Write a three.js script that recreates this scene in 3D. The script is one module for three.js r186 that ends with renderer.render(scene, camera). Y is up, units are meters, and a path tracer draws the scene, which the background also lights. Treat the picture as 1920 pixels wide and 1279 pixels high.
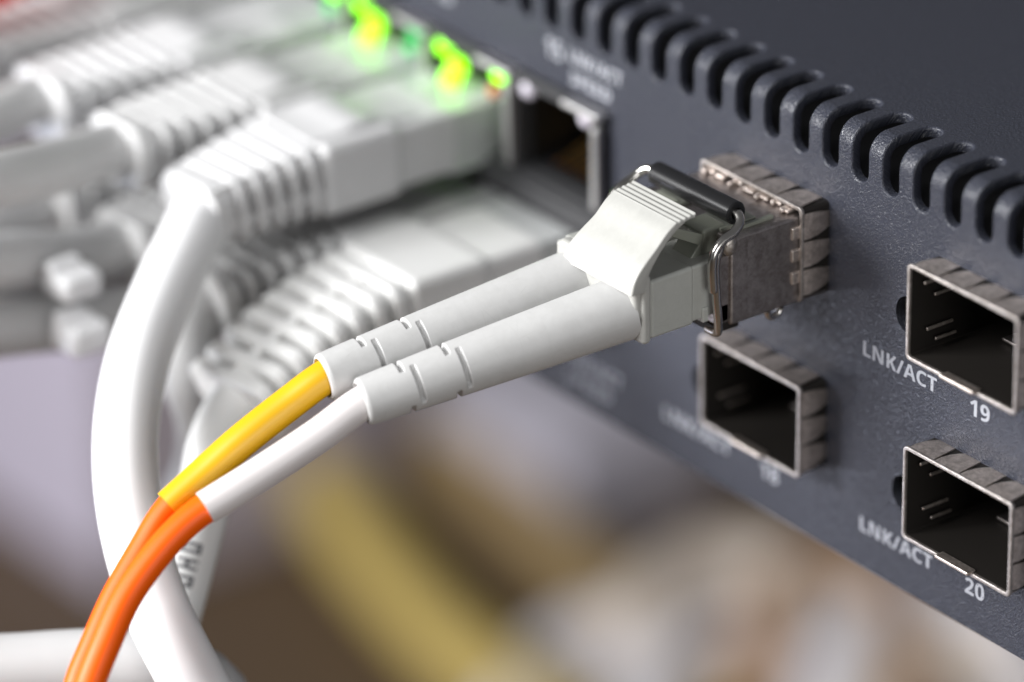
import * as THREE from 'three';
import { RoundedBoxGeometry } from 'three/addons/geometries/RoundedBoxGeometry.js';
import { mergeGeometries, mergeVertices, toCreasedNormals } from 'three/addons/utils/BufferGeometryUtils.js';
import { FontLoader } from 'three/addons/loaders/FontLoader.js';
import { RectAreaLightUniformsLib } from 'three/addons/lights/RectAreaLightUniformsLib.js';

// ------------------------------------------------------------------ camera, light, exposure
// All shapes are written in millimetres and scaled to metres: x runs along the switch, y up, z out of its front panel.
const MM = 0.001;
const scene = new THREE.Scene();
const camera = new THREE.PerspectiveCamera(7.623, 1024 / 682, 0.05, 20);
{
  const r = new THREE.Matrix4().makeBasis(new THREE.Vector3(0.603500, -0.013467, -0.797250), new THREE.Vector3(-0.344490, 0.897324, -0.275929), new THREE.Vector3(0.719107, 0.441167, 0.536895));
  camera.quaternion.setFromRotationMatrix(r);
  camera.position.set(0.3239734, 0.1870692, 0.2664118);
  camera.focus = 0.496208 + (-0.0377) - 0.0155;                       // focused on the transceiver's bail and the near vent slots
  camera.userData.fStop = camera.getFocalLength() / 17.5;             // a 17.5 mm wide aperture
}
scene.background = new THREE.Color().setRGB(0.10, 0.10, 0.103);
const renderer = new THREE.WebGLRenderer({ antialias: true });
renderer.setSize(1024, 682);
renderer.toneMapping = THREE.LinearToneMapping;
renderer.toneMappingExposure = 1.1;
renderer.shadowMap.enabled = true;
RectAreaLightUniformsLib.init();
function areaLight(name, w, h, intensity, color, from, to) {
  const l = new THREE.RectAreaLight(color, intensity, w * MM, h * MM);
  l.name = name;
  l.position.set(...from.map((v) => v * MM));
  l.lookAt(new THREE.Vector3(...to.map((v) => v * MM)));
  scene.add(l);
}
areaLight('key_softbox', 160, 160, 39, 0xffffff, [-195, 132, 370], [0, -10, 20]);
areaLight('top_fill', 260, 260, 11, 0xffffff, [-20, 400, 470], [0, -10, 30]);  // added fill from overhead, lifts the upward faces; source unseen
areaLight('low_fill', 260, 240, 10.5, 0xe6ecff, [-430, -225, 300], [0, -15, 10]);  // added fill, gives the panel its sheen and lifts the boot undersides
areaLight('right_fill', 260, 260, 5, 0xffffff, [590, 90, 170], [0, -10, 20]);  // added fill that brightens the right-hand faces

// ------------------------------------------------------------------ helpers
function rng(seed) { let s = seed >>> 0; return () => { s = (s * 1664525 + 1013904223) >>> 0; return s / 4294967296; }; }
const rand = rng(7);
const used = {};
const numbered = (n) => { const k = (used[n] = (used[n] ?? -1) + 1); return k ? n + '_' + String(k).padStart(3, '0') : n; };
function thing(name, label, category, base = [0, 0, 0], group) {
  const o = new THREE.Group(); o.name = numbered(name);
  o.position.set(...base.map((v) => v * MM));
  o.userData = { label, category }; if (group) o.userData.group = group;
  scene.add(o); return o;
}
const worldBase = (p) => { let v = new THREE.Vector3(); for (; p && p !== scene; p = p.parent) v.add(p.position); return v; };
// geometries arrive in world millimetres and are moved to their parent's own place
function part(name, geos, mat, parent, label) {
  let g = Array.isArray(geos) ? merge(geos) : geos.clone();
  if (mat.userData.boxUV) g = boxUV(g);
  g.scale(MM, MM, MM);
  const b = worldBase(parent); g.translate(-b.x, -b.y, -b.z);
  const m = new THREE.Mesh(g, mat); m.name = name; m.castShadow = m.receiveShadow = true;
  if (label) m.userData.label = label;
  parent.add(m); return m;
}
function boxUV(g) {
  if (g.index) g = g.toNonIndexed();
  const p = g.attributes.position, uv = new Float32Array(p.count * 2), a = new THREE.Vector3(), b = new THREE.Vector3(), c = new THREE.Vector3();
  for (let i = 0; i < p.count; i += 3) {
    a.fromBufferAttribute(p, i); b.fromBufferAttribute(p, i + 1).sub(a); c.fromBufferAttribute(p, i + 2).sub(a); b.cross(c);
    const x = Math.abs(b.x), y = Math.abs(b.y), z = Math.abs(b.z);
    for (let k = i; k < i + 3; k++) { const X = p.getX(k), Y = p.getY(k), Z = p.getZ(k); const [u, v] = x >= y && x >= z ? [Z, Y] : y >= z ? [Z, X] : [X, Y]; uv[k * 2] = u; uv[k * 2 + 1] = v; }
  }
  g.setAttribute('uv', new THREE.BufferAttribute(uv, 2)); return g;
}
function merge(list) {
  const l = list.map((g) => { const h = g.index ? g.toNonIndexed() : g; for (const k of Object.keys(h.attributes)) if (!['position', 'normal', 'uv'].includes(k)) h.deleteAttribute(k); h.morphAttributes = {}; return h; });
  return l.length === 1 ? l[0] : mergeGeometries(l);
}
const V = (a) => new THREE.Vector3(...a);
function box(x0, x1, y0, y1, z0, z1, r = 0.15) {
  const w = x1 - x0, h = y1 - y0, d = z1 - z0, q = Math.min(r, w / 2.01, h / 2.01, d / 2.01);
  const g = q > 0.001 ? new RoundedBoxGeometry(w, h, d, 3, q) : new THREE.BoxGeometry(w, h, d);
  return g.translate((x0 + x1) / 2, (y0 + y1) / 2, (z0 + z1) / 2);
}
const curve = (pts) => new THREE.CatmullRomCurve3(pts.map(V), false, 'centripetal');
const tube = (pts, r, n = 120, m = 28) => new THREE.TubeGeometry(curve(pts), n, r, m, false);
function ball(p, r) { return new THREE.SphereGeometry(r, 20, 14).translate(...p); }
function wire(pts, r, n = 90) { return merge([tube(pts, r, n, 18), ball(pts[0], r), ball(pts[pts.length - 1], r)]); }
function rrect(w, h, r) {
  const s = new THREE.Shape(), x = -w / 2, y = -h / 2; r = Math.min(r, w / 2 - 1e-3, h / 2 - 1e-3);
  s.moveTo(x + r, y); s.lineTo(x + w - r, y); s.absarc(x + w - r, y + r, r, -Math.PI / 2, 0);
  s.lineTo(x + w, y + h - r); s.absarc(x + w - r, y + h - r, r, 0, Math.PI / 2);
  s.lineTo(x + r, y + h); s.absarc(x + r, y + h - r, r, Math.PI / 2, Math.PI);
  s.lineTo(x, y + r); s.absarc(x + r, y + r, r, Math.PI, 1.5 * Math.PI); return s;
}
function rectPath(x0, x1, y0, y1) { const p = new THREE.Path(); p.moveTo(x0, y0); p.lineTo(x0, y1); p.lineTo(x1, y1); p.lineTo(x1, y0); p.closePath(); return p; }

// ------------------------------------------------------------------ materials
const noiseTex = (() => {
  // tileable value-noise heights: the lumpy grain of textured paint
  const N = 1024, d = new Uint8Array(N * N * 4), r = rng(11), layer = (cells) => {
    const g = Float32Array.from({ length: cells * cells }, () => r());
    return (u, v) => {
      const x = u * cells, y = v * cells, i = Math.floor(x), j = Math.floor(y), f = x - i, k = y - j, sf = f * f * (3 - 2 * f), sk = k * k * (3 - 2 * k);
      const at = (a, b) => g[((b + cells) % cells) * cells + ((a + cells) % cells)];
      return (at(i, j) * (1 - sf) + at(i + 1, j) * sf) * (1 - sk) + (at(i, j + 1) * (1 - sf) + at(i + 1, j + 1) * sf) * sk;
    };
  };
  const a = layer(46), b = layer(96), c = layer(210);
  for (let j = 0; j < N; j++) for (let i = 0; i < N; i++) {
    const u = i / N, v = j / N, h = 0.5 * a(u, v) + 0.35 * b(u, v) + 0.15 * c(u, v), k = (j * N + i) * 4;
    d[k] = d[k + 1] = d[k + 2] = Math.max(0, Math.min(255, (h - 0.2) * 1.6 * 255)); d[k + 3] = 255;
  }
  const t = new THREE.DataTexture(d, N, N); t.wrapS = t.wrapT = THREE.RepeatWrapping; t.magFilter = THREE.LinearFilter; t.minFilter = THREE.LinearMipmapLinearFilter; t.needsUpdate = true;
  return t;
})();
const speckTex = (() => {
  const N = 1024, h = new Float32Array(N * N), r = rng(23);
  for (let q = 0; q < 5200; q++) {
    const cx = r() * N, cy = r() * N, R = 5 + 9 * r() * r(), a = 0.35 + 0.65 * r(), k = Math.ceil(R);
    for (let j = -k; j <= k; j++) for (let i = -k; i <= k; i++) {
      const d = (i * i + j * j) / (R * R); if (d >= 1) continue;
      const at = (((Math.floor(cy) + j + N) % N) * N) + ((Math.floor(cx) + i + N) % N);
      h[at] = Math.max(h[at], a * Math.sqrt(1 - d));
    }
  }
  const src = noiseTex.image.data, d = new Uint8Array(N * N * 4);
  for (let p = 0; p < N * N; p++) { d[p * 4] = d[p * 4 + 1] = d[p * 4 + 2] = Math.min(255, 150 * h[p] + 0.4 * src[p * 4]); d[p * 4 + 3] = 255; }
  const t = new THREE.DataTexture(d, N, N); t.wrapS = t.wrapT = THREE.RepeatWrapping; t.magFilter = THREE.LinearFilter; t.minFilter = THREE.LinearMipmapLinearFilter; t.needsUpdate = true;
  return t;
})();
const speck = (size) => { const t = speckTex.clone(); t.repeat.set(1 / size, 1 / size); t.needsUpdate = true; return t; };
const grain = (size) => { const t = noiseTex.clone(); t.repeat.set(1 / size, 1 / size); t.needsUpdate = true; return t; };
// worn nickel: blotches, fine scratches and pits, as a colour multiplier
const wearTex = (lo, hi, tint, scratches, seed) => {
  const N = 512, src = noiseTex.image.data, v = new Float32Array(N * N), r = rng(seed);
  for (let j = 0; j < N; j++) for (let i = 0; i < N; i++) v[j * N + i] = lo + (hi - lo) * Math.min(1, Math.max(0, (0.65 * src[(((j >> 1) % 1024) * 1024 + ((i >> 1) % 1024)) * 4] + 0.35 * src[((j * 2) * 1024 + i * 2) * 4]) / 255 * 1.5 - 0.2));
  for (let q = 0; q < scratches; q++) {
    let x = r() * N, y = r() * N; const a = (r() - 0.5) * 0.9 + (r() < 0.3 ? 1.3 : 0), n = 15 + r() * 90, g = r() < 0.6 ? 0.16 : -0.14;
    for (let k = 0; k < n; k++) { const at = ((Math.floor(y) + N) % N) * N + ((Math.floor(x) + N) % N); v[at] += g * Math.sin((Math.PI * k) / n); x += Math.cos(a); y += Math.sin(a); }
  }
  const d = new Uint8Array(N * N * 4);
  for (let p = 0; p < N * N; p++) { for (let c = 0; c < 3; c++) d[p * 4 + c] = Math.max(0, Math.min(255, 255 * Math.min(1, v[p] * (1 - (1 - tint[c]) * (1.3 - v[p]))))); d[p * 4 + 3] = 255; }
  const t = new THREE.DataTexture(d, N, N); t.wrapS = t.wrapT = THREE.RepeatWrapping; t.magFilter = THREE.LinearFilter; t.minFilter = THREE.LinearMipmapLinearFilter; t.needsUpdate = true; return t;
};
const sized = (t, size) => { const c = t.clone(); c.repeat.set(1 / size, 1 / size); c.needsUpdate = true; return c; };
const nickelWear = wearTex(0.6, 1.0, [1, 0.93, 0.86], 220, 31), plasticWear = wearTex(0.93, 1.0, [1, 0.99, 0.96], 60, 37);
const worn = (m, size = 7, tex = nickelWear, rough) => { m.map = sized(tex, size); if (rough) m.roughnessMap = sized(rough, size * 0.8); m.userData.boxUV = true; return m; };
const std = (c, roughness, o = {}) => new THREE.MeshPhysicalMaterial({ color: new THREE.Color().setRGB(...c), roughness, ...o });
const M = {
  paint: std([0.038, 0.041, 0.056], 0.25, { bumpMap: speck(9), bumpScale: 85e-6, specularIntensity: 0.9 }),
  cavity: std([0.032, 0.028, 0.025], 0.5, { metalness: 0.6 }),  // near-black colour puts the shade inside the metal cages into the material
  darkTrim: std([0.045, 0.045, 0.048], 0.45),
  metal: worn(std([0.86, 0.79, 0.75], 0.46, { metalness: 1, bumpMap: grain(7), bumpScale: 18e-6 })),
  lipMetal: worn(std([0.60, 0.57, 0.56], 0.5, { metalness: 1, bumpMap: grain(7), bumpScale: 18e-6 })),
  castMetal: worn(std([0.50, 0.47, 0.47], 0.42, { metalness: 1, bumpMap: grain(7), bumpScale: 10e-6 }), 9),
  roughCast: std([0.55, 0.51, 0.47], 0.45, { metalness: 1, bumpMap: grain(6), bumpScale: 60e-6 }),
  wire: std([0.62, 0.60, 0.57], 0.22, { metalness: 1 }),
  tin: std([0.72, 0.71, 0.71], 0.38, { metalness: 1 }),
  blackRubber: std([0.012, 0.012, 0.013], 0.26),
  blackPlastic: std([0.010, 0.010, 0.011], 0.4),
  ivory: worn(std([0.44, 0.44, 0.42], 0.45), 12, plasticWear),
  lcGrey: worn(std([0.46, 0.47, 0.445], 0.42), 12, plasticWear),
  lcBoot: worn(std([0.54, 0.54, 0.54], 0.5), 14, plasticWear),
  latch: std([0.24, 0.25, 0.21], 0.35),
  yellow: std([0.72, 0.40, 0.004], 0.4),
  whiteSleeve: std([0.70, 0.66, 0.655], 0.4),
  orange: std([1.0, 0.125, 0.0], 0.42, { specularIntensity: 0.6 }),
  whiteCable: std([0.86, 0.86, 0.87], 0.42),
  whiteBoot: std([0.62, 0.62, 0.625], 0.42),
  greyCable: std([0.50, 0.50, 0.50], 0.45),
  greyBoot: std([0.56, 0.56, 0.56], 0.45),
  paleBoot: std([0.74, 0.74, 0.73], 0.45),
  clear: std([0.80, 0.82, 0.82], 0.22, { transmission: 0.35, thickness: 0 }),
  print: std([0.38, 0.39, 0.43], 0.5),
  printBlack: std([0.05, 0.05, 0.06], 0.5),
  gold: std([0.85, 0.55, 0.18], 0.3, { metalness: 1 }),
  pipe: std([0.35, 0.42, 0.36], 0.2, { transmission: 0.3, thickness: 0 }),
  ledOff: std([0.62, 0.58, 0.66], 0.35),
  ledAmber: std([0.55, 0.16, 0.05], 0.35),
  ledGlow: std([0.1, 0.5, 0.02], 0.3, { emissive: new THREE.Color().setRGB(0.30, 1.0, 0.0), emissiveIntensity: 2.8 }),
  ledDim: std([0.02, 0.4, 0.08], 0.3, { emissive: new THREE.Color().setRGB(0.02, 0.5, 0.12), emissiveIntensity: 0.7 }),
};

// ------------------------------------------------------------------ the setting below the switch
const CASE_TOP = 7.9, CASE_BOTTOM = -34.5, PITCH = 28.03, ROW = 17.48, CW = 14.12, CH = 9.15;
{
  const g = new THREE.PlaneGeometry(3000, 3000, 1, 1).rotateX(-Math.PI / 2).translate(-300, -232, -100).scale(MM, MM, MM);
  const m = new THREE.Mesh(g, std([0.09, 0.058, 0.032], 0.6)); m.name = 'floor'; m.userData.kind = 'structure'; m.receiveShadow = true; scene.add(m);
}

// ------------------------------------------------------------------ the switch
const sw = thing('network_switch', 'dark blue grey network switch with a row of vent slots and metal ports', 'network switch', [-40, CASE_BOTTOM, 0]);
const JX = -24.5, JP = 13.45, JN = 6, JW = 12.0, UP = [-12.4, -3.4], LO = [-25.2, -15.9];   // ethernet ports: centre, pitch, columns, opening, rows
const jackX = (k) => JX - JP * k;
{
  // unfolded sheet: s runs up the front, round the bend and back over the top
  const R = 2.0, S0 = 1.6, straight = CASE_TOP - R - S0, arc = (Math.PI / 2) * R;
  const fold = (x, s, dep, out) => {
    if (s <= straight) return out.push(x, S0 + s, -dep);
    if (s < straight + arc) { const a = (s - straight) / R; return out.push(x, CASE_TOP - R + (R - dep) * Math.sin(a), -R + (R - dep) * Math.cos(a)); }
    return out.push(x, CASE_TOP - dep, -R - (s - straight - arc));
  };
  const sA = 3.11 - S0, sB = straight + arc + 3.55, sEnd = sB + 1.2, hw = 1.05, pitch = 4;
  const pos = [], uv = [], idx = [];
  const lo = sA + hw, hi = sB - hw, NS = 46, NC = 20;
  // boundary of one slot, counter-clockwise, with the point of its cell that each sample is joined to
  const rim = [];
  for (let i = 0; i <= NS; i++) { const s = lo + ((hi - lo) * i) / NS; rim.push([hw, s, 1, 0, pitch / 2, s]); }
  const cap = (a, sc, sLim) => {
    const c = Math.cos(a), n = Math.sin(a), t = Math.min(Math.abs(c) < 1e-6 ? 1e9 : pitch / 2 / Math.abs(c), Math.abs(n) < 1e-6 ? 1e9 : Math.abs((sLim - sc) / n));
    rim.push([hw * c, sc + hw * n, c, n, t * c, sc + t * n]);
  };
  const corner = Math.atan2(sEnd - hi, pitch / 2), corner2 = Math.atan2(lo, pitch / 2);
  const capA = [...Array(NC - 1)].map((_, i) => ((i + 1) * Math.PI) / NC);
  for (const a of [...capA, corner, Math.PI - corner].sort((p, q) => p - q)) cap(a, hi, sEnd);
  for (let i = NS; i >= 0; i--) { const s = lo + ((hi - lo) * i) / NS; rim.push([-hw, s, -1, 0, -pitch / 2, s]); }
  for (const a of [...capA, corner2, Math.PI - corner2].sort((p, q) => p - q)) cap(-Math.PI + a, lo, 0);
  const B = 0.24, rows = [['o', 0, 0.95], ['o', 0, B]];
  for (let q = 1; q <= 5; q++) { const a = (q / 5) * Math.PI / 2; rows.push(['o', B * (1 - Math.cos(a)), B * (1 - Math.sin(a))]); }
  rows.push(['l', 0.5], ['l', 1]);
  const K0 = -9, K1 = 15, x00 = -10.086;
  for (let k = K0; k <= K1; k++) {
    const xc = x00 + pitch * k, base = pos.length / 3, n = rim.length;
    for (const row of rows) for (const [px, ps, nx, ns, qx, qs] of rim) {
      let x, s, dep = 0;
      if (row[0] === 'o') { x = px + nx * row[1]; s = ps + ns * row[1]; dep = row[2]; }
      else { const bx = px + nx * B, bs = ps + ns * B; x = bx + (qx - bx) * row[1]; s = bs + (qs - bs) * row[1]; }
      fold(xc + x, s, dep, pos); uv.push(xc + x, S0 + s + dep);
    }
    for (let j = 0; j + 1 < rows.length; j++) for (let i = 0; i < n; i++) {
      const a = base + j * n + i, b = base + j * n + ((i + 1) % n), c = a + n, d = b + n;
      idx.push(a, c, b, b, c, d);
    }
  }
  // plain strips left, right and behind
  const strip = (xs, ss) => {
    const base = pos.length / 3;
    for (const s of ss) for (const x of xs) { fold(x, s, 0, pos); uv.push(x, S0 + s); }
    for (let j = 0; j + 1 < ss.length; j++) for (let i = 0; i + 1 < xs.length; i++) { const a = base + j * xs.length + i; idx.push(a, a + 1, a + xs.length, a + 1, a + xs.length + 1, a + xs.length); }
  };
  const xl = x00 + pitch * K0 - pitch / 2, xr = x00 + pitch * K1 + pitch / 2, XL = -170, XR = xr + 30;
  const bendS = [0, straight, ...[...Array(12)].map((_, i) => straight + (arc * (i + 1)) / 12), sEnd];
  strip([XL, xl], bendS); strip([xr, XR], bendS); strip([XL, xl, xr, XR], [sEnd, sEnd + 140]);
  let g = new THREE.BufferGeometry();
  g.setAttribute('position', new THREE.Float32BufferAttribute(pos, 3)); g.setAttribute('uv', new THREE.Float32BufferAttribute(uv, 2)); g.setIndex(idx);
  g = mergeVertices(g, 1e-4); g.computeVertexNormals();
  part('vent_cover', g, M.paint, sw);
  // flat front with its cut-outs
  const f = new THREE.Shape(); f.moveTo(XL, CASE_BOTTOM); f.lineTo(XR, CASE_BOTTOM); f.lineTo(XR, S0); f.lineTo(XL, S0); f.closePath();
  for (let c = 0; c < 3; c++) for (let r = 0; r < 2; r++) {
    f.holes.push(rectPath(c * PITCH + 0.3, c * PITCH + CW - 0.3, -r * ROW - CH + 0.3, -r * ROW - 0.3));
    const h = new THREE.Path(); h.absellipse(c * PITCH - 3.35, -r * ROW - 7.3, 1.65, 1.75, 0, Math.PI * 2, true); f.holes.push(h);
  }
  f.holes.push(rectPath(jackX(JN - 1) - 7.1, JX + 7.1, -26.4, -2.3));
  const front = new THREE.ExtrudeGeometry(f, { depth: 1, bevelEnabled: false, curveSegments: 24 }).translate(0, 0, -1);
  part('front_panel', front, M.paint, sw);
  part('bottom_panel', box(XL, XR, CASE_BOTTOM, CASE_BOTTOM + 1, -142, -1.0, 0), M.paint, sw);
  part('rear_panel', box(XL, XR, CASE_BOTTOM + 1, CASE_TOP - 0.02, -142, -141, 0), M.paint, sw);
  part('side_panel', box(XR - 1, XR, CASE_BOTTOM + 1, CASE_TOP - 0.4, -141, -2.2, 0), M.paint, sw);
  part('side_panel', box(XL, XL + 1, CASE_BOTTOM + 1, CASE_TOP - 0.4, -141, -2.2, 0), M.paint, sw);
  part('inner_tray', box(XL + 1, XR - 1, 0.6, 1.3, -60, -1.2, 0), M.blackPlastic, sw);
  // light pipes beside the cages
  for (let c = 0; c < 3; c++) for (let r = 0; r < 2; r++)
    part('light_pipe', new THREE.CylinderGeometry(1.05, 1.05, 6, 28).rotateX(Math.PI / 2).translate(c * PITCH - 2.95, -r * ROW - 7.3, -3.6), M.pipe, sw);
}
// separate proud grains of the textured coat, each catching the lamps
{
  const r = rng(77), spots = [], holes = [];
  for (let c = 0; c < 3; c++) for (let q = 0; q < 2; q++) { holes.push([c * PITCH - 0.4, c * PITCH + CW + 0.4, -q * ROW - CH - 0.4, -q * ROW + 0.4]); holes.push([c * PITCH - 5.1, c * PITCH - 1.5, -q * ROW - 9.2, -q * ROW - 5.4]); }
  for (let n = 0; n < 15000; n++) {
    const x = -17 + 80 * r(), y = -34 + 39.5 * r(), k = 0.035 + 0.05 * r() * r();
    if (holes.some(([a, b, c, d]) => x > a && x < b && y > c && y < d)) continue;
    if (y > 2.7 && Math.abs(((x + 10.086 + 400) % 4) - (((x + 10.086 + 400) % 4) > 2 ? 4 : 0)) < 1.35) continue;
    spots.push([x, y, k]);
  }
  const g = new THREE.SphereGeometry(1, 8, 5, 0, Math.PI * 2, 0, Math.PI / 2).rotateX(Math.PI / 2);
  const m = new THREE.InstancedMesh(g, std([0.05, 0.053, 0.07], 0.16), spots.length), M4 = new THREE.Matrix4(), b = worldBase(sw);
  spots.forEach(([x, y, k], i) => m.setMatrixAt(i, M4.makeScale(k * MM, k * MM, k * 0.75 * MM).setPosition(x * MM - b.x, y * MM - b.y, -0.004 * MM - b.z)));
  m.name = 'paint_grain'; m.userData.kind = 'stuff'; m.castShadow = m.receiveShadow = true; sw.add(m);
}
// metal cages for plug-in transceivers
const CAGE_FRONT = 3.29;
function cage(x, y, open) {
  const w = CW, h = CH, z1 = CAGE_FRONT, z0 = -24, t = 0.2, ins = 0.2;
  const ring = rrect(w - 2 * ins, h - 2 * ins, 0.35); ring.holes.push(new THREE.Path(rrect(w - 2 * ins - 2 * t, h - 2 * ins - 2 * t, 0.2).getPoints(6).reverse()));
  const cx = x + w / 2, cy = y - h / 2;
  const shell = new THREE.ExtrudeGeometry(ring, { depth: z1 - z0 - 0.3, bevelEnabled: false, curveSegments: 5 }).translate(cx, cy, z0);
  const back = box(x + 0.5, x + w - 0.5, y - h + 0.5, y - 0.5, z0 - 0.6, z0 - 0.01, 0);
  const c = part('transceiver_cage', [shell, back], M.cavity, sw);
  const lip = rrect(w, h, 0.55); lip.holes.push(new THREE.Path(rrect(w - 2 * ins - 2 * t + 0.05, h - 2 * ins - 2 * t + 0.05, 0.3).getPoints(6).reverse()));
  part('cage_lip', new THREE.ExtrudeGeometry(lip, { depth: 0.16, bevelEnabled: true, bevelThickness: 0.1, bevelSize: 0.1, bevelOffset: -0.1, bevelSegments: 3, curveSegments: 6 }).translate(cx, cy, z1 - 0.26), M.lipMetal, c);
  // bowed contact fingers between lip and panel
  const finger = (width) => {
    const st = [[0, -0.04, 0.06], [0.25, 0.05, 0.08], [0.55, 0.03, 0.2], [0.82, -0.04, 0.44], [1, -0.16, 0.58]], pos = [], idx = [], th = 0.16;
    for (const [u, y0, inset] of st) { const z = (z1 - 0.22) * (1 - u); for (const [px, py] of [[inset, y0], [width - inset, y0], [width - inset, y0 - th], [inset, y0 - th]]) pos.push(px, py, z); }
    for (let k = 0; k + 1 < st.length; k++) for (let e = 0; e < 4; e++) { const a = k * 4 + e, b = k * 4 + ((e + 1) % 4); idx.push(a, a + 4, b, b, a + 4, b + 4); }
    idx.push(0, 1, 2, 0, 2, 3);
    const G = new THREE.BufferGeometry(); G.setAttribute('position', new THREE.Float32BufferAttribute(pos, 3)); G.setIndex(idx);
    const n = toCreasedNormals(G, 0.5); n.setAttribute('uv', new THREE.Float32BufferAttribute(new Float32Array(n.attributes.position.count * 2), 2)); return n;
  };
  for (let i = 0; i < 4; i++) { const a = 0.55 + i * 3.27; part('spring_finger', finger(3.2).translate(x + a, y, 0), M.metal, c); part('spring_finger', finger(3.2).rotateZ(Math.PI).translate(x + a + 3.2, y - h, 0), M.metal, c); }
  for (let i = 0; i < 3; i++) { const a = 0.55 + i * 2.7; part('spring_finger', finger(2.6).rotateZ(-Math.PI / 2).translate(x + w, y - a, 0), M.metal, c); part('spring_finger', finger(2.6).rotateZ(Math.PI / 2).translate(x, y - a - 2.6, 0), M.metal, c); }
  if (open) {
    for (const [yy, zz, l] of [[-1.9, 2.0, 2.2], [-3.3, 0.8, 2.6], [-6.4, 1.6, 3.0], [-7.6, 0.6, 2.4]]) part('stamped_tab', box(x + 0.72, x + 0.95, y + yy - 0.28, y + yy, zz - l, zz, 0.08), M.metal, c);
    part('latch_tab', box(x + 4.9, x + 9.2, y - h + 0.2, y - h + 0.55, 2.7, 3.75, 0.12), M.metal, c);
    part('contact_block', box(x + 2.0, x + w - 2.0, y - 6.6, y - 3.2, -21, -15, 0.3), M.blackPlastic, c);
    part('contact_pin', box(x + 6.4, x + 6.65, y - 5.4, y - 3.9, -9.5, -8.9, 0.1), M.gold, c);  // gold sliver added as a glint in the dark cage
    part('stamped_tab', box(x + 3.4, x + 5.2, y - 8.6, y - 8.3, -6.5, -4.8, 0.1), M.castMetal, c);
    for (let i = 0; i < 4; i++) part('contact_pin', box(x + 3.2 + i * 2.2, x + 3.5 + i * 2.2, y - 5.2, y - 4.2, -15.1, -13.6, 0.1), M.gold, c);  // these pins are also added for their glints
  } else {
    for (let i = 0; i < 7; i++) part('spring_tab', [box(x + 0.9 + i * 1.8, x + 2.3 + i * 1.8 + 0.25 * Math.sin(i * 5), y - 0.80, y - 0.42, 2.2, 3.6 + 0.28 * Math.sin(i * 2.3), 0.16), box(x + 1.2 + i * 1.8, x + 1.7 + i * 1.8, y - 0.74, y - 0.36, 3.3, 3.95 + 0.2 * Math.cos(i * 3.1), 0.16)], M.metal, c);
    for (let i = 0; i < 3; i++) part('spring_tab', box(x + w - 0.62, x + w - 0.25, y - 2.95 - i * 2.15, y - 1.75 - i * 2.15, 2.4, 4.1, 0.15), M.metal, c);
  }
  return c;
}
cage(0, 0, false);
for (const [c, r] of [[1, 0], [0, 1], [1, 1], [2, 0], [2, 1]]) cage(c * PITCH, -r * ROW, true);

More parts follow.
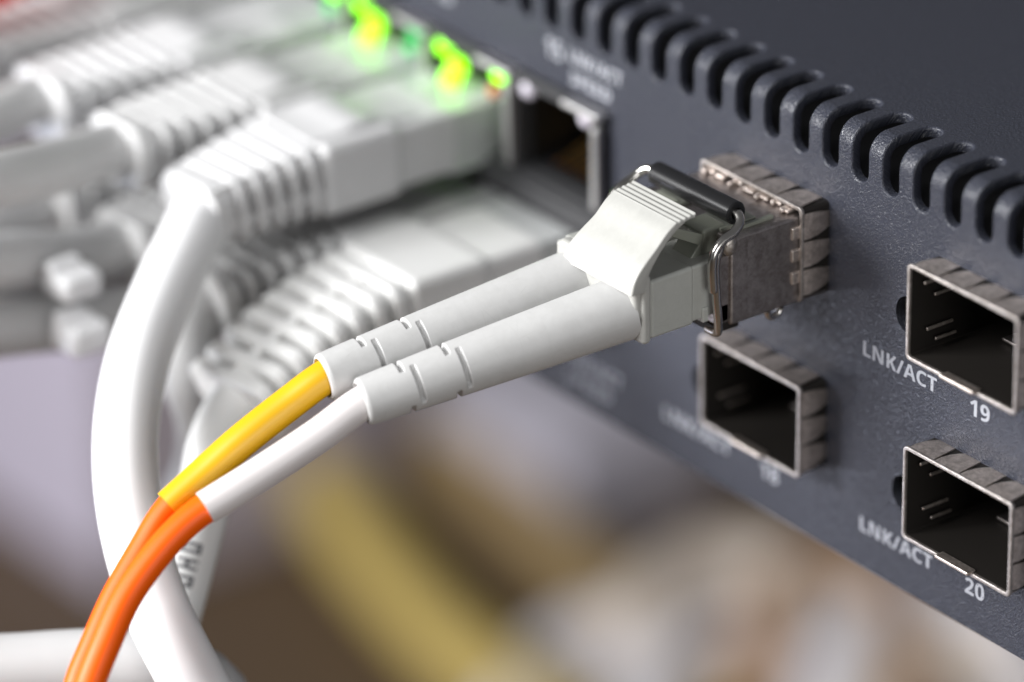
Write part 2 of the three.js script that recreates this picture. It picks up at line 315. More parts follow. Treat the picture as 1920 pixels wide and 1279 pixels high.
// ethernet ports
{
  const dot = (x, y, z, r) => new THREE.SphereGeometry(r, 24, 16).scale(1, 1, 0.8).translate(x, y, z);
  const xl = jackX(JN - 1) - 7.0, xr = JX + 7.0, face = new THREE.Shape();
  face.moveTo(xl, -26.3); face.lineTo(xr, -26.3); face.lineTo(xr, -2.4); face.lineTo(xl, -2.4); face.closePath();
  for (let k = 0; k < JN; k++) for (const [b, t] of [UP, LO]) face.holes.push(rectPath(jackX(k) - JW / 2, jackX(k) + JW / 2, b, t));
  const bank = part('ethernet_port_bank', new THREE.ExtrudeGeometry(face, { depth: 1.6, bevelEnabled: true, bevelSize: 0.12, bevelThickness: 0.12, bevelOffset: -0.12, bevelSegments: 2 }).translate(0, 0, -0.75), M.darkTrim, sw);
  for (let k = 0; k < JN; k++) for (const [row, b, t] of [[0, ...UP], [1, ...LO]]) {
    const x = jackX(k), e = JW / 2;
    part('port_liner', [box(x - e, x - e + 0.5, b, t, -13, -0.7, 0), box(x + e - 0.5, x + e, b, t, -13, -0.7, 0), box(x - e + 0.5, x + e - 0.5, t - 0.5, t, -13, -0.7, 0), box(x - e + 0.5, x + e - 0.5, b, b + 0.5, -13, -0.7, 0), box(x - e, x + e, b, t, -14, -13, 0)], M.blackPlastic, bank);
    if (k < 2) for (let i = 0; i < 8; i++) part('contact_pin', tube([[x - 3.57 + i * 1.02, b + 0.7, -2.0], [x - 3.57 + i * 1.02, b + 1.2, -4], [x - 3.57 + i * 1.02, b + 3.8, -9.5]], 0.2, 12, 8), M.gold, bank);
    if (row === 0) {
      part('spring_tab', box(x + 1.9, x + 7.3, t + 0.35, t + 1.05, 0.2, 1.75, 0.25), M.tin, bank);
      for (const s of [-1, 1]) if (k < 3 || (k === 3 && s > 0)) {
        part('indicator_led_or_glow', dot(x + s * 4.45, t - 0.35, 0.4, 1.0), k > 0 && !(k === 2 && s > 0) ? M.ledGlow : k === 2 ? M.ledDim : M.ledOff, bank);
        if (k > 0 && s > 0) part('indicator_led_or_glow', dot(x + 3.7, t - 2.4, 0.6, 0.7), k === 1 ? M.ledAmber : M.ledDim, bank);
      }
      if (k > 0 && k < 3) for (const [dx, y0] of [[-1.5, -4.9], [-2.5, -6.5]]) part('indicator_led_or_glow', dot(x + dx, y0, 1.2, 1.15), M.ledGlow, bank);  // no LEDs here: emissive dots stand in for LED glow reflected in the clear plugs
    }
    part('spring_tab', box(x + e + 0.25, x + e + 1.15, b + 0.3, t - 0.4, 0.85, 1.6, 0.2), M.tin, bank);
  }
  part('divider_strip', box(xl, xr, -15.4, -12.9, 0.87, 1.9, 0.4), M.darkTrim, bank);
  for (let k = 1; k < 3; k++) {
    const l = new THREE.PointLight(new THREE.Color().setRGB(0.30, 1, 0), 2e-6); l.name = 'indicator_led_or_glow'; l.shadow.radius = 0.03; l.castShadow = true;
    l.position.set((jackX(k) - 2.4) * MM, -5.3 * MM, 2.2 * MM); scene.add(l);
  }
}
// printing on the panel
const font = await new FontLoader().loadAsync('fonts/droid/droid_sans_bold.typeface.json');
function print(text, x0, x1, y0, y1, z = 0.012, mat = M.print, parent = sw, stretch = true) {
  const g = new THREE.ExtrudeGeometry(font.generateShapes(text, 1), { depth: 0.008, bevelEnabled: false, curveSegments: 5 });
  g.computeBoundingBox(); const b = g.boundingBox;
  g.translate(-b.min.x, -b.min.y, 0).scale((x1 - x0) / (b.max.x - b.min.x), (y1 - y0) / (b.max.y - b.min.y), 1).translate(x0, y0, z);
  return part('printed_text', g, mat, parent);
}
for (let c = 0; c < 3; c++) for (let r = 0; r < 2; r++) {
  print('LNK/ACT', c * PITCH - 9.2, c * PITCH + 0.55, -r * ROW - 13.35, -r * ROW - 11.9);
  print(String(17 + c * 2 + r), c * PITCH + 4.9, c * PITCH + 7.4, -r * ROW - 13.6, -r * ROW - 12.0);
}
print('15', -26.9, -24.4, 0.3, 2.2); print('LNK/ACT', -23.3, -15.4, 0.75, 2.15); print('SPEED', -23.1, -17.1, -1.4, -0.1);
print('13', -44.2, -41.6, 0.5, 2.4);
print('LNK/ACT', -23.9, -15.7, -30.5, -29.1); print('SPEED', -24.1, -17.3, -32.6, -31.3);
print('16', -28.3, -25.5, -30.6, -28.8);

// ------------------------------------------------------------------ the transceiver in the upper left cage
{
  const t = thing('fibre_transceiver', 'silver metal fibre transceiver plugged into the upper left cage, black sleeve on its wire bail', 'transceiver', [7, -9.2, 3]);
  part('body', [box(0.5, 13.65, -9.2, -0.85, -15, 10.9, 0.3)], M.castMetal, t);
  part('receptacle_rim', [box(0.9, 13.35, -8.9, -6.9, 10.7, 12.3, 0.25), box(0.9, 1.7, -8.9, -2.6, 10.7, 12.3, 0.2), box(12.55, 13.35, -8.9, -2.4, 10.7, 12.1, 0.2)], M.castMetal, t);
  part('latch_ramp', [box(2.2, 5.6, -1.1, -0.5, 6.6, 10.6, 0.12), box(8.5, 11.9, -1.1, -0.5, 6.6, 10.6, 0.12), box(12.1, 12.6, -1.1, -0.55, 5.2, 9.2, 0.1)], M.latch, t);
  const lug = new THREE.TorusGeometry(0.75, 0.3, 12, 24, Math.PI).rotateX(Math.PI).rotateY(Math.PI / 2).translate(13.2, -9.3, 5.6);
  part('locking_lug', lug, M.wire, t);
  const boss = new THREE.SphereGeometry(1, 24, 16).scale(0.55, 1.05, 0.8).translate(13.55, -1.35, 11.0);
  part('pivot_boss', boss, M.roughCast, t);
  const boss2 = new THREE.SphereGeometry(1, 24, 16).scale(0.55, 1.05, 0.8).translate(0.6, -1.35, 11.0);
  part('pivot_boss', boss2, M.roughCast, t);
  const leg = (s) => {
    const X = (x) => (s > 0 ? x : 14.15 - x);
    return merge([
      wire([[X(12.4), 1.0, 9.7], [X(13.3), 1.1, 9.8], [X(14.0), 0.65, 10.2], [X(14.25), 0.1, 11.1], [X(14.25), -0.35, 12.3], [X(14.25), -1.2, 13.2], [X(14.25), -2.6, 13.45], [X(14.25), -4.7, 13.35]], 0.42),
      wire([[X(14.05), -0.9, 12.4], [X(14.05), -2.2, 12.9], [X(14.05), -5, 12.85], [X(14.05), -8.2, 12.6], [X(13.7), -9.3, 12.4], [X(12.2), -9.6, 12.2]], 0.4),
    ]);
  };
  part('bail_wire', leg(1), M.wire, t); part('bail_wire', leg(-1), M.wire, t);
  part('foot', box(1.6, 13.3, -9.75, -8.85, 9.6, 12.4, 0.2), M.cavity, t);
  // the sleeve is a hollow tube slipped over the bail
  const pr = [[0.55, -5.6], [0.93, -5.6], [1.06, -5.45], [1.06, 5.45], [0.93, 5.6], [0.55, 5.6], [0.5, 4.0], [0.5, -4.0], [0.55, -5.6]].map(([a, b]) => new THREE.Vector2(a, b));
  part('handle_sleeve', toCreasedNormals(new THREE.LatheGeometry(pr, 40).rotateZ(-Math.PI / 2).translate(7.3, 1.0, 9.65), 0.6), M.blackRubber, t);
}

// ------------------------------------------------------------------ the duplex fibre patch cable
{
  const t = thing('fibre_patch_cable', 'duplex fibre patch cable, orange with yellow and white sleeves, grey twin connector', 'fibre cable', [7, -8.2, 16]);
  for (const x of [3.95, 10.2]) {
    part('connector_housing', [box(x - 3.0, x + 3.0, -8.1, -2.5, 14.6, 19.4, 0.35), box(x - 2.75, x + 2.75, -7.95, -2.65, 9.5, 14.7, 0.25), box(x - 2.95, x + 2.95, -8.3, -6.9, 12.9, 13.6, 0.15)], M.lcGrey, t);
    part('housing_collar', box(x - 3.05, x + 3.05, -8.45, x < 5 ? -2.7 : -1.9, 19.3, 20.3, 0.4), M.ivory, t);
    const s = new THREE.Shape(); s.moveTo(11.0, -2.7); s.lineTo(11.4, -1.3); s.lineTo(15.6, 0.8); s.lineTo(16.0, 0.3); s.lineTo(12.6, -1.6); s.lineTo(13.6, -2.7); s.closePath();
    part('latch_lever', new THREE.ExtrudeGeometry(s, { depth: 2.4, bevelEnabled: true, bevelSize: 0.12, bevelThickness: 0.12, bevelSegments: 2 }).rotateY(-Math.PI / 2).translate(x + 1.2, 0, 0), M.latch, t);
    part('latch_foot', box(x - 1.5, x + 1.5, -2.7, -0.3, 9.8, 12.4, 0.3), M.latch, t);
  }
  // one clip joins the two connectors: a bowed plate with grip ridges near its upper edge
  const up = new THREE.CatmullRomCurve3([[21.6, -3.3], [21.2, -2.0], [20.4, -0.95], [18.9, 0.4], [17.6, 1.65], [16.7, 2.25]].map(([a, b]) => new THREE.Vector3(a, b, 0)));
  const dn = new THREE.CatmullRomCurve3([[14.5, 2.15], [15.4, 2.1], [16.6, 1.5], [17.8, 0.5], [18.9, -0.75], [19.7, -2.0], [20.1, -3.4]].map(([a, b]) => new THREE.Vector3(a, b, 0)));
  const outline = up.getPoints(26).map((p) => [p.x, p.y]);
  for (let i = 1; i <= 40; i++) { const u = i / 40, z = 16.7 - 2.2 * u; outline.push([z, 2.25 + 0.3 * u + 0.05 * Math.cos(u * Math.PI * 8)]); }
  for (const p of dn.getPoints(30)) outline.push([p.x, p.y]);
  const sh = new THREE.Shape(outline.map(([a, b]) => new THREE.Vector2(a, b)));
  const clip = new THREE.ExtrudeGeometry(sh, { depth: 8.5, steps: 12, bevelEnabled: true, bevelSize: 0.14, bevelThickness: 0.14, bevelOffset: -0.14, bevelSegments: 3 }).rotateY(-Math.PI / 2).translate(13.15, 0, 0);
  { // it widens towards the boots
    const p = clip.attributes.position; for (let i = 0; i < p.count; i++) { const y = p.getY(i), w = Math.max(0, Math.min(1, (0.6 - y) / 4)), x = p.getX(i); p.setX(i, 13.15 + (x - 13.15) * (1 + 0.13 * w)); }
    clip.computeVertexNormals();
  }
  part('connector_clip', toCreasedNormals(clip, 0.7), M.ivory, t);
  part('clip_base', [box(2.0, 12.9, -6.2, -2.0, 19.6, 20.9, 0.5)], M.ivory, t);
  // strain-relief boots with staggered slots
  const bootGeo = (a, b) => {
    const A = V(a), B = V(b), T = B.clone().sub(A).normalize(), X = new THREE.Vector3(1, 0, 0).addScaledVector(T, -T.x).normalize(), Y = T.clone().cross(X), L = A.distanceTo(B);
    const pos = [], uv = [], idx = [], NT = 640, NA = 96, slots = [[0.675, 2.0], [0.635, 0.5], [0.845, 2.0], [0.805, 0.5]];
    const rr = (u) => 2.88 - 0.62 * u - 0.12 * Math.pow(u, 4);
    const put = (u, r, th) => { const p = A.clone().addScaledVector(T, u * L).addScaledVector(X, r * Math.cos(th)).addScaledVector(Y, r * Math.sin(th)); pos.push(p.x, p.y, p.z); uv.push(u, th); };
    let rowsN = 0; const row = (u, f) => { for (let j = 0; j <= NA; j++) { const th = (j / NA) * Math.PI * 2; put(u, f(th), th); } rowsN++; };
    for (let i = 0; i <= NT; i++) {
      const u = i / NT;
      row(u, (th) => {
        let r = rr(u);
        for (const [c, th0] of slots) {
          const d = Math.abs(u - c) * L, h = 0.15, ax = d < h ? 1 : Math.max(0, 1 - (d - h) / 0.1), w = Math.abs(Math.atan2(Math.sin(2 * (th - th0)), Math.cos(2 * (th - th0)))) / 2, ang = Math.max(0, Math.min(1, (0.80 - w) / 0.08));
          r -= 0.42 * ax * ang;
        }
        r += 0.045 * Math.exp(-Math.pow((th - 1.35) / 0.02, 2)) + 0.045 * Math.exp(-Math.pow((th - 4.49) / 0.02, 2));   // mould seam
        if (u > 0.985) r -= 0.15 * Math.pow((u - 0.985) / 0.015, 2);
        return r;
      });
    }
    row(1.004, () => rr(1) - 0.3); row(1.002, () => 1.72); row(0.96, () => 1.6);
    for (let i = 0; i + 1 < rowsN; i++) for (let j = 0; j < NA; j++) { const p = i * (NA + 1) + j, q = p + NA + 1; idx.push(p, q, p + 1, p + 1, q, q + 1); }
    const g = new THREE.BufferGeometry(); g.setAttribute('position', new THREE.Float32BufferAttribute(pos, 3)); g.setAttribute('uv', new THREE.Float32BufferAttribute(uv, 2)); g.setIndex(idx); g.computeVertexNormals(); return g;
  };
  part('boot', bootGeo([3.95, -5.55, 19.6], [-1.5, -9.9, 43.7]), M.lcBoot, t);
  part('boot', bootGeo([10.3, -5.9, 19.6], [2.9, -10.8, 42.8]), M.lcBoot, t);
  const cap = (pts, r, n) => merge([tube(pts, r, n, 32), ...[0, pts.length - 1].map((i) => { const c = curve(pts), e = c.getTangent(i ? 1 : 0), d = new THREE.CircleGeometry(r, 32); d.lookAt(i ? e : e.clone().negate()); return d.translate(...pts[i]); })]);
  part('yellow_sleeve', cap([[-1.0, -9.2, 41.5], [-1.5, -9.9, 43.7], [-2.4, -11.8, 46.9], [-3.3, -14.4, 51.4], [-4.0, -16.8, 54.9], [-4.5, -18.9, 58.1]], 1.5, 120), M.yellow, t);
  part('white_sleeve', cap([[3.7, -10.2, 40.5], [2.9, -10.9, 42.8], [2.0, -13.0, 46.7], [0.8, -15.3, 51.4], [0.1, -16.6, 54.3], [-0.6, -17.8, 57.0]], 1.5, 120), M.whiteSleeve, t);
  part('orange_cable', tube([[-4.2,-18.1,56.7], [-4.4,-18.6,57.5], [-4.5, -19.8, 58.9], [-4.3, -21.6, 60.7], [-3.8, -25.1, 64.2], [-2.8, -28.4, 67.3], [-2.0, -31.1, 69.6], [-0.5,-34.3,71.7], [6, -60, 86], [10, -130, 88], [-10, -200, 110], [-60, -230, 150]], 1.32, 320), M.orange, t);
  part('orange_cable', tube([[-0.2,-17.0,55.3], [-0.5,-17.6,56.5], [-0.9,-18.6,58.4], [-1.1,-20.4,61.1], [-0.9,-23.6,64.9], [0.1,-27.0,68.1], [0.8,-29.8,70.3], [2.0,-32.8,72.7], [9, -60, 86], [13, -130, 88], [-7, -200, 112], [-58, -230, 154]], 1.32, 320), M.orange, t);
}

// ------------------------------------------------------------------ network cables with ribbed boots
// The plug sits in a port; the boot is a solid grip, then fins round a core along a path that may droop; the cable leaves its end.
function networkCable({ label, ribShare = 0.5, x, y, path, cablePts, cableR = 2.7, boot = M.whiteBoot, cable = M.whiteCable, fins = 5, coreR = 0, topGap = 0.4, spine = 0.62, sideBar = true, w0 = 11.7, h0 = 7.2, w1 = 8.6, h1 = 6.6, gripEnd = 19, hump = true, flange = true, plug = true }) {
  const t = thing('network_cable', label, 'network cable', [x, y - 4, 4]);
  if (plug) part('plug', box(x - 5.3, x + 5.3, y - 3.4, y + 3.0, -2, 5.6, 0.3), M.clear, t);
  const grip = [box(x - 5.35, x + 5.35, y - h0 / 2 + 0.35, y + h0 / 2 - 0.45, 4.4, 11.9, 0.8), box(x - w0 / 2, x + w0 / 2, y - h0 / 2, y + h0 / 2, 11.3, gripEnd, 0.9)];
  if (hump) { const s = new THREE.Shape(); s.moveTo(8.5, 0); s.quadraticCurveTo(11.5, 0.2, 13.4, 0.75); s.quadraticCurveTo(14.8, 1.1, 16.4, 0.8); s.quadraticCurveTo(18, 0.4, gripEnd, 0.35); s.lineTo(gripEnd, 0); s.closePath(); grip.push(new THREE.ExtrudeGeometry(s, { depth: 6.6, bevelEnabled: true, bevelSize: 0.35, bevelThickness: 0.7, bevelOffset: -0.35, bevelSegments: 4, curveSegments: 12 }).rotateY(-Math.PI / 2).translate(x + 3.3, y + h0 / 2 - 0.25, 0)); }
  part('grip', grip, boot, t);
  const c = curve(path), N = fins + (flange ? 1 : 0), ribs = [], up = new THREE.Vector3();
  const frame = (u) => { const p = c.getPointAt(u), T = c.getTangentAt(u), X = new THREE.Vector3(1, 0, 0).addScaledVector(T, -T.x).normalize(); up.crossVectors(T, X); return new THREE.Matrix4().makeBasis(X, up.clone(), T).setPosition(p); };
  const L = c.getLength(), pitch = L / N;
  for (let i = 0; i < N; i++) {
    const u = (i + 0.5) / N, last = flange && i === N - 1, w = w0 + (w1 - w0) * u, h = h0 + (h1 - h0) * u, th = last ? 2.1 : pitch * ribShare;
    const g = new THREE.ExtrudeGeometry(rrect(w - 0.5, h - 0.5, last ? 2.2 : 1.5), { depth: th - 0.5, bevelEnabled: true, bevelSize: 0.25, bevelThickness: 0.25, bevelSegments: 3, curveSegments: 8 }).translate(0, 0, -th / 2 + 0.25);
    ribs.push(g.applyMatrix4(frame(u)));
  }
  for (const g of ribs) part('rib', g, boot, t);
  // core, top spine and side bars swept along the path
  const sweep = (f, seg = 40) => {
    const pos = [], idx = [], ring = f(0).length;
    for (let i = 0; i <= seg; i++) { const u = i / seg, m = frame(u); for (const [a, b] of f(u)) { const p = new THREE.Vector3(a, b, 0).applyMatrix4(m); pos.push(p.x, p.y, p.z); } }
    for (let i = 0; i < seg; i++) for (let j = 0; j < ring; j++) { const a = i * ring + j, b = i * ring + ((j + 1) % ring); idx.push(a, b, a + ring, b, b + ring, a + ring); }
    for (let j = 1; j + 1 < ring; j++) { idx.push(0, j + 1, j); const e = seg * ring; idx.push(e, e + j, e + j + 1); }
    const g = new THREE.BufferGeometry(); g.setAttribute('position', new THREE.Float32BufferAttribute(pos, 3)); g.setIndex(idx); const n = toCreasedNormals(g, 0.6); n.setAttribute('uv', new THREE.Float32BufferAttribute(new Float32Array(n.attributes.position.count * 2), 2)); return n;
  };
  const wd = (u) => w0 + (w1 - w0) * u, ht = (u) => h0 + (h1 - h0) * u;
  const core = [sweep((u) => [...Array(24)].map((_, j) => [Math.cos((j / 24) * 2 * Math.PI) * ((coreR || cableR + 0.35)), Math.sin((j / 24) * 2 * Math.PI) * ((coreR || cableR + 0.35) - 0.2)]))];
  const bar = (ax, ay, bw, bh) => sweep((u) => [[ax(u) - bw(u), ay(u) - bh], [ax(u) + bw(u), ay(u) - bh], [ax(u) + bw(u), ay(u) + bh], [ax(u) - bw(u), ay(u) + bh]]);
  core.push(bar(() => 0, (u) => ht(u) / 2 - 0.85 - topGap, (u) => (wd(u) / 2) * spine, 0.85));
  if (sideBar) for (const s of [-1, 1]) core.push(bar((u) => s * (wd(u) / 2 - 1.3), (u) => -ht(u) * 0.16, () => 0.7, 0.5));
  part('boot_core', core, boot, t);
  part('cable', tube(cablePts, cableR, 300, 36), cable, t);
  return t;
}
const PY = -9.95, QY = -19.1;
const straightPath = (x, y, dy = -0.9, z = 19) => [[x, y, z], [x, y + dy * 0.2, 22], [x, y + dy * 0.6, 27], [x, y + dy, 32]];
// small dark printed marks wrapped on the cable's skin
function skinMarks(parent, pts, r, u0, len, ang, mat) {
  const c = curve(pts), L = c.getLength(), cell = 0.34, rows = 5, q = rng(5), pos = [], idx = [];
  const at = (s, a) => { const u = u0 + s / L, p = c.getPointAt(u), T = c.getTangentAt(u), X = new THREE.Vector3(1, 0, 0).addScaledVector(T, -T.x).normalize(), Y = T.clone().cross(X); return p.addScaledVector(X, (r + 0.015) * Math.cos(a)).addScaledVector(Y, (r + 0.015) * Math.sin(a)); };
  const glyphs = [[1, 1, 1, 1, 0, 1, 1, 0, 1, 1, 0, 1, 1, 1, 1], [1, 1, 1, 1, 0, 0, 1, 1, 0, 1, 0, 0, 1, 1, 1], [1, 0, 1, 1, 0, 1, 1, 1, 1, 1, 0, 1, 1, 0, 1], [0, 1, 0, 1, 1, 0, 0, 1, 0, 0, 1, 0, 1, 1, 1]];
  for (let g = 0; g * 1.5 < len; g++) glyphs[Math.floor(q() * 4)].forEach((on, k) => {
    if (!on) return; const s = g * 1.5 + (k % 3) * cell, a = ang + (Math.floor(k / 3) * cell * 1.2) / r, b = pos.length / 3;
    for (const [ds, da] of [[0, 0], [cell, 0], [cell, (cell * 1.2) / r], [0, (cell * 1.2) / r]]) { const p = at(s + ds, a + da); pos.push(p.x, p.y, p.z); }
    idx.push(b, b + 1, b + 2, b, b + 2, b + 3);
  });
  const G = new THREE.BufferGeometry(); G.setAttribute('position', new THREE.Float32BufferAttribute(pos, 3)); G.setIndex(idx); G.computeVertexNormals();
  part('printed_marks', G, mat, parent);
}
const PX = (k) => -38.6 - JP * (k - 1);
networkCable({ label: 'white network cable bending down in a wide arc from a ribbed boot', x: PX(1) - 1.4, y: PY, cableR: 2.95, path: [[PX(1) - 1.4, PY, 20.4], [PX(1) - 1.3, PY - 0.4, 25], [PX(1) - 0.8, PY - 1.1, 32]], gripEnd: 20.4, fins: 5, w1: 8.4, h1: 6.4, spine: 0.8, topGap: 0.22,
  cablePts: [[-39.6, -11.0, 27], [-39.0, -11.2, 30.5], [-36.5, -12.1, 34], [-32.1, -14.6, 40.2], [-26.9, -17.4, 46.5], [-20.5, -21.1, 52.2], [-14.7, -25.6, 55.6], [-9.6, -31.0, 56.9], [-4.4, -36.7, 56.6], [-1.2, -41.0, 55.7], [4, -60, 50], [6, -120, 40], [-4, -190, 52], [-40, -228, 90], [-90, -229, 120]] });
const drooping = networkCable({ label: 'pale grey network cable whose wide ribbed boot droops just behind the fibre boots', x: -26.6, y: QY + 0.4, boot: M.paleBoot, cable: M.paleBoot, spine: 0.10, ribShare: 0.60, coreR: 1.6, topGap: 0.55, fins: 8, w0: 12.0, w1: 11.2, h1: 5.6, hump: false, flange: false, sideBar: false, gripEnd: 20.4,
  path: [[-26.6, QY + 0.4, 20.4], [-26.4, QY - 0.2, 25], [-26.0, QY - 1.8, 31], [-25.2, QY - 4.6, 37.8]], cableR: 2.5,
  cablePts: [[-25.6, -22.4, 34.5], [-24.8, -24.4, 38.4], [-23.2, -26.4, 41.2], [-21.4, -29.2, 43.4], [-19.6, -33.4, 46.4], [-17.9, -38.2, 49.7], [-16.8, -43.7, 52.8], [-16.1, -47.6, 55.1], [-14, -80, 62], [-20, -160, 60], [-50, -229, 96]] });
skinMarks(drooping, [[-25.6, -22.4, 34.5], [-24.8, -24.4, 38.4], [-23.2, -26.4, 41.2], [-21.4, -29.2, 43.4], [-19.6, -33.4, 46.4], [-17.9, -38.2, 49.7], [-16.8, -43.7, 52.8], [-16.1, -47.6, 55.1]], 2.5, 0.50, 9, 0.35, M.printBlack);
networkCable({ label: 'grey network cable in the upper row, second plug behind the white arcing one', x: PX(2), y: PY, boot: M.greyBoot, cable: M.greyCable, path: straightPath(PX(2), PY, 0.4), spine: 0.75,
  cablePts: [[PX(2), -9.6, 26], [-52.2, -9.3, 32], [-50.6, -8.3, 39.9], [-49, -7, 47.8], [-48.2, -6, 58], [-50, -20, 100], [-60, -120, 150], [-80, -229, 180]] });
networkCable({ label: 'white network cable in the upper row with a bright rounded boot end at the left', x: PX(3), y: PY, boot: M.whiteBoot, cable: M.greyCable, path: straightPath(PX(3), PY, 0.6), spine: 0.9, cableR: 2.5,
  cablePts: [[PX(3), -9.3, 26], [-66.0, -8.8, 32.5], [-65.2, -8.8, 36], [-64.1, -8.7, 42], [-63, -8.5, 50], [-66, -24, 100], [-76, -120, 150], [-95, -229, 180]] });
networkCable({ label: 'light grey network cable at the upper left corner of the photo', x: PX(4), y: PY, boot: M.greyBoot, cable: M.whiteCable, path: straightPath(PX(4), PY, 0.8), spine: 0.85, cablePts: [[PX(4), -9.2, 26], [-79.5, -8.5, 34], [-78.5, -7.5, 44], [-82, -24, 100], [-92, -120, 150], [-110, -229, 180]] });
networkCable({ label: 'grey network cable with dark gaps between boot ribs, directly beneath the white boot', x: PX(1), y: QY, boot: M.greyBoot, cable: M.greyCable, path: straightPath(PX(1), QY, -0.9), spine: 0.25, sideBar: true, hump: false,
  cablePts: [[PX(1), -19.9, 26], [-39.0, -20.3, 31], [-37.9, -21.6, 33.6], [-35.8, -25.0, 35.4], [-36.7,-30.8,33.5], [-41.3,-38.1,30.7], [-45.1,-45.0,30.4], [-48.7,-53.0,30.5], [-50.3,-60.5,31.4], [-51.7,-68.2,32.2], [-53.1,-75.9,33.0], [-75, -150, 20], [-100, -229, 40]] });
networkCable({ label: 'grey lower-row network cable, its boot half hidden left of the white arc', x: PX(2), y: QY, boot: M.greyBoot, cable: M.greyCable, path: straightPath(PX(2), QY, -0.4), spine: 0.3, hump: false,
  cablePts: [[PX(2), -19.4, 26], [-52.6, -19.6, 32], [-52.5, -18.8, 38], [-51.8, -16.8, 45.4], [-51.1, -15.4, 56], [-54, -34, 100], [-66, -120, 140], [-86, -229, 166]] });
networkCable({ label: 'grey network cable in the lower row, farthest one at the left edge', x: PX(3), y: QY, boot: M.greyBoot, cable: M.greyCable, path: straightPath(PX(3), QY, -0.4), spine: 0.3, hump: false,
  cablePts: [[PX(3), -19.4, 26], [-66, -19.8, 32], [-64.5, -20.5, 40], [-62, -21, 52], [-68, -44, 100], [-80, -120, 138], [-100, -229, 164]] });

// loose cable and clips below the ports, at the left
{
  const t = thing('loose_cable', 'light grey cable running level across the left edge below the ports', 'cable', [-50, -25, 38]);
  part('cable', tube([[-52.9, -29.8, 16], [-48.7, -25.6, 30.1], [-49.8, -24.4, 38.3], [-51.0, -23.2, 46.4], [-52.1, -22.5, 56], [-56, -40, 100], [-66, -120, 136], [-84, -229, 160]], 2.8, 200), M.greyCable, t);
  const red = thing('loose_cable', 'red cable just showing at the top left corner', 'cable', [-80, -3, 28]);
  part('cable', tube([[-165, -6, 20], [-120, -2, 12], [-92, 0.0, 11], [-81.5, -2.0, 22], [-79.8, -3.0, 30], [-77, -2.6, 45], [-82, -12, 90], [-95, -120, 160], [-120, -229, 190]], 2.2, 240), std([0.75, 0.02, 0.01], 0.4), red);
  const low = thing('loose_cable', 'grey cable at the left edge between the lower boots and the level cable', 'cable', [-57, -24, 40]);
  part('cable', tube([[-58.5, -27, 12], [-58.1, -25.0, 23.8], [-57.2, -23.6, 33.6], [-56.9, -21.6, 42.7], [-58.0, -20.9, 47.3], [-62, -36, 100], [-74, -120, 140], [-92, -229, 168]], 2.7, 200), M.greyCable, low);
  const clip = (label, p, w, h) => {
    const c = thing('cable_clip', label, 'cable clip', p);
    part('band', [box(p[0] - w / 2, p[0] + w / 2, p[1] - h / 2, p[1] + h / 2, p[2] - 2.2, p[2] + 2.2, 0.9), box(p[0] - w / 2 + 0.4, p[0] - w / 2 + 2, p[1] + h / 2 - 0.6, p[1] + h / 2 + 0.7, p[2] - 1.5, p[2] + 2.0, 0.5)], M.whiteCable, c);
  };
  clip('small white clip on the cables left of the white arc, upper of two', [-46.9, -18.5, 40.7], 4.6, 2.6);
  clip('small white clip on the level grey cable, lower of two', [-44.8, -22.9, 41.4], 4.6, 3.0);
  const b = thing('loose_cable', 'thick pale cable at the bottom left corner, behind the orange fibre pair', 'cable', [-16, -39, 60]);
  part('cable', tube([[-110, -229, 190], [-80, -120, 140], [-46, -43, 96], [-30, -39.6, 78], [-20.4, -39.4, 66.4], [-16, -39.2, 60], [-12, -40, 54], [-12, -46, 49], [-20, -80, 48], [-40, -160, 60], [-60, -229, 90]], 3.4, 200), M.greyCable, b);
}

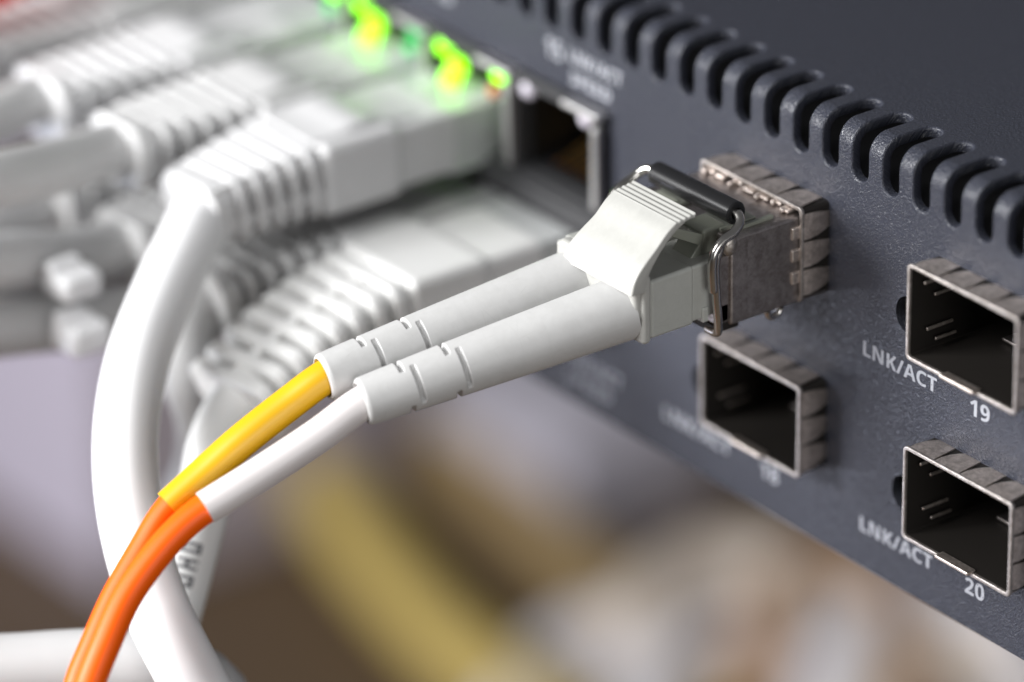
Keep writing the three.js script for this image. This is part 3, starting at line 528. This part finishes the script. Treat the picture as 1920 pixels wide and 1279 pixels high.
// ------------------------------------------------------------------ far below, out of focus: cables and boxes on the floor
{
  const far = (label, pts, r, mat, group) => { const t = thing('floor_cable', label, 'cable', pts[0], group); part('cable', tube(pts, r, 100, 20), mat, t); };
  far('blurred yellow cable lying on the floor far below the switch', [[-372, -224, -190], [-337, -224, -178], [-318, -224, -173], [-298, -224, -167], [-279, -224, -162], [-259, -224, -158], [-240, -224, -157], [-200, -224, -150]], 6.5, std([0.42, 0.31, 0.09], 0.5));
  far('blurred tan cable on the floor, right of the yellow one', [[-350, -227, -206], [-328, -227, -202], [-309, -227, -199], [-290, -227, -196], [-267, -227, -192], [-243, -227, -187], [-223, -227, -180], [-180, -227, -170]], 6.5, std([0.27, 0.19, 0.09], 0.5));
  const lilac = std([0.74, 0.72, 0.76], 0.6), warm = std([0.74, 0.65, 0.57], 0.6), tan = std([0.42, 0.27, 0.17], 0.6);
  far('blurred grey lilac cable loop on the floor beside the yellow cable', [[-226, -226, -138], [-239, -224, -153], [-250, -224, -171], [-250, -224, -180], [-240, -224, -179], [-226, -224, -169], [-200, -226, -150]], 4.8, lilac);
  far('blurred warm beige cable loop on the floor, upper of the pale loops', [[-236, -226, -172], [-247, -222, -186], [-253, -222, -201], [-250, -222, -210], [-240, -222, -213], [-227, -222, -209], [-211, -224, -200], [-190, -226, -186]], 5.5, warm);
  far('blurred pale cable loop on the floor, under the warm beige loop', [[-215, -226, -158], [-228, -224, -173], [-235, -224, -188], [-233, -224, -196], [-222, -224, -198], [-207, -224, -194], [-180, -226, -180]], 5, lilac);
  far('blurred orange tan cable loop on the floor at the lower right', [[-214, -226, -182], [-228, -219, -197], [-236, -219, -210], [-236, -219, -219], [-228, -219, -220], [-214, -222, -212], [-190, -226, -196]], 5.2, tan);
  far('blurred pale lilac cable loop on the floor, nearest the lower right corner', [[-200, -226, -184], [-217, -222, -203], [-223, -222, -220], [-222, -222, -230], [-210, -222, -231], [-193, -224, -222], [-170, -226, -205]], 6, lilac);
  far('blurred warm white cable loop on the floor along the bottom right edge', [[-188, -226, -178], [-205, -224, -195], [-212, -224, -212], [-209, -224, -221], [-197, -224, -222], [-184, -224, -217], [-160, -226, -200]], 5.5, warm);
  const bx = (label, x0, x1, y0, y1, z0, z1, mat, turn = 0) => { const t = thing('equipment_box', label, 'equipment box', [(x0 + x1) / 2, y0, (z0 + z1) / 2]); part('housing', box(x0, x1, y0, y1, z0, z1, 2), mat, t); t.rotation.y = turn; };
  bx('blurred pale lilac box on the floor at the far left', -400, -322, -232, -182, -190, -132, std([0.42, 0.38, 0.44], 0.6));
  bx('blurred pale lilac box on the floor under the front panel', -345, -288, -232, -212, -236, -200, std([0.46, 0.44, 0.50], 0.6));
}
renderer.render(scene, camera);
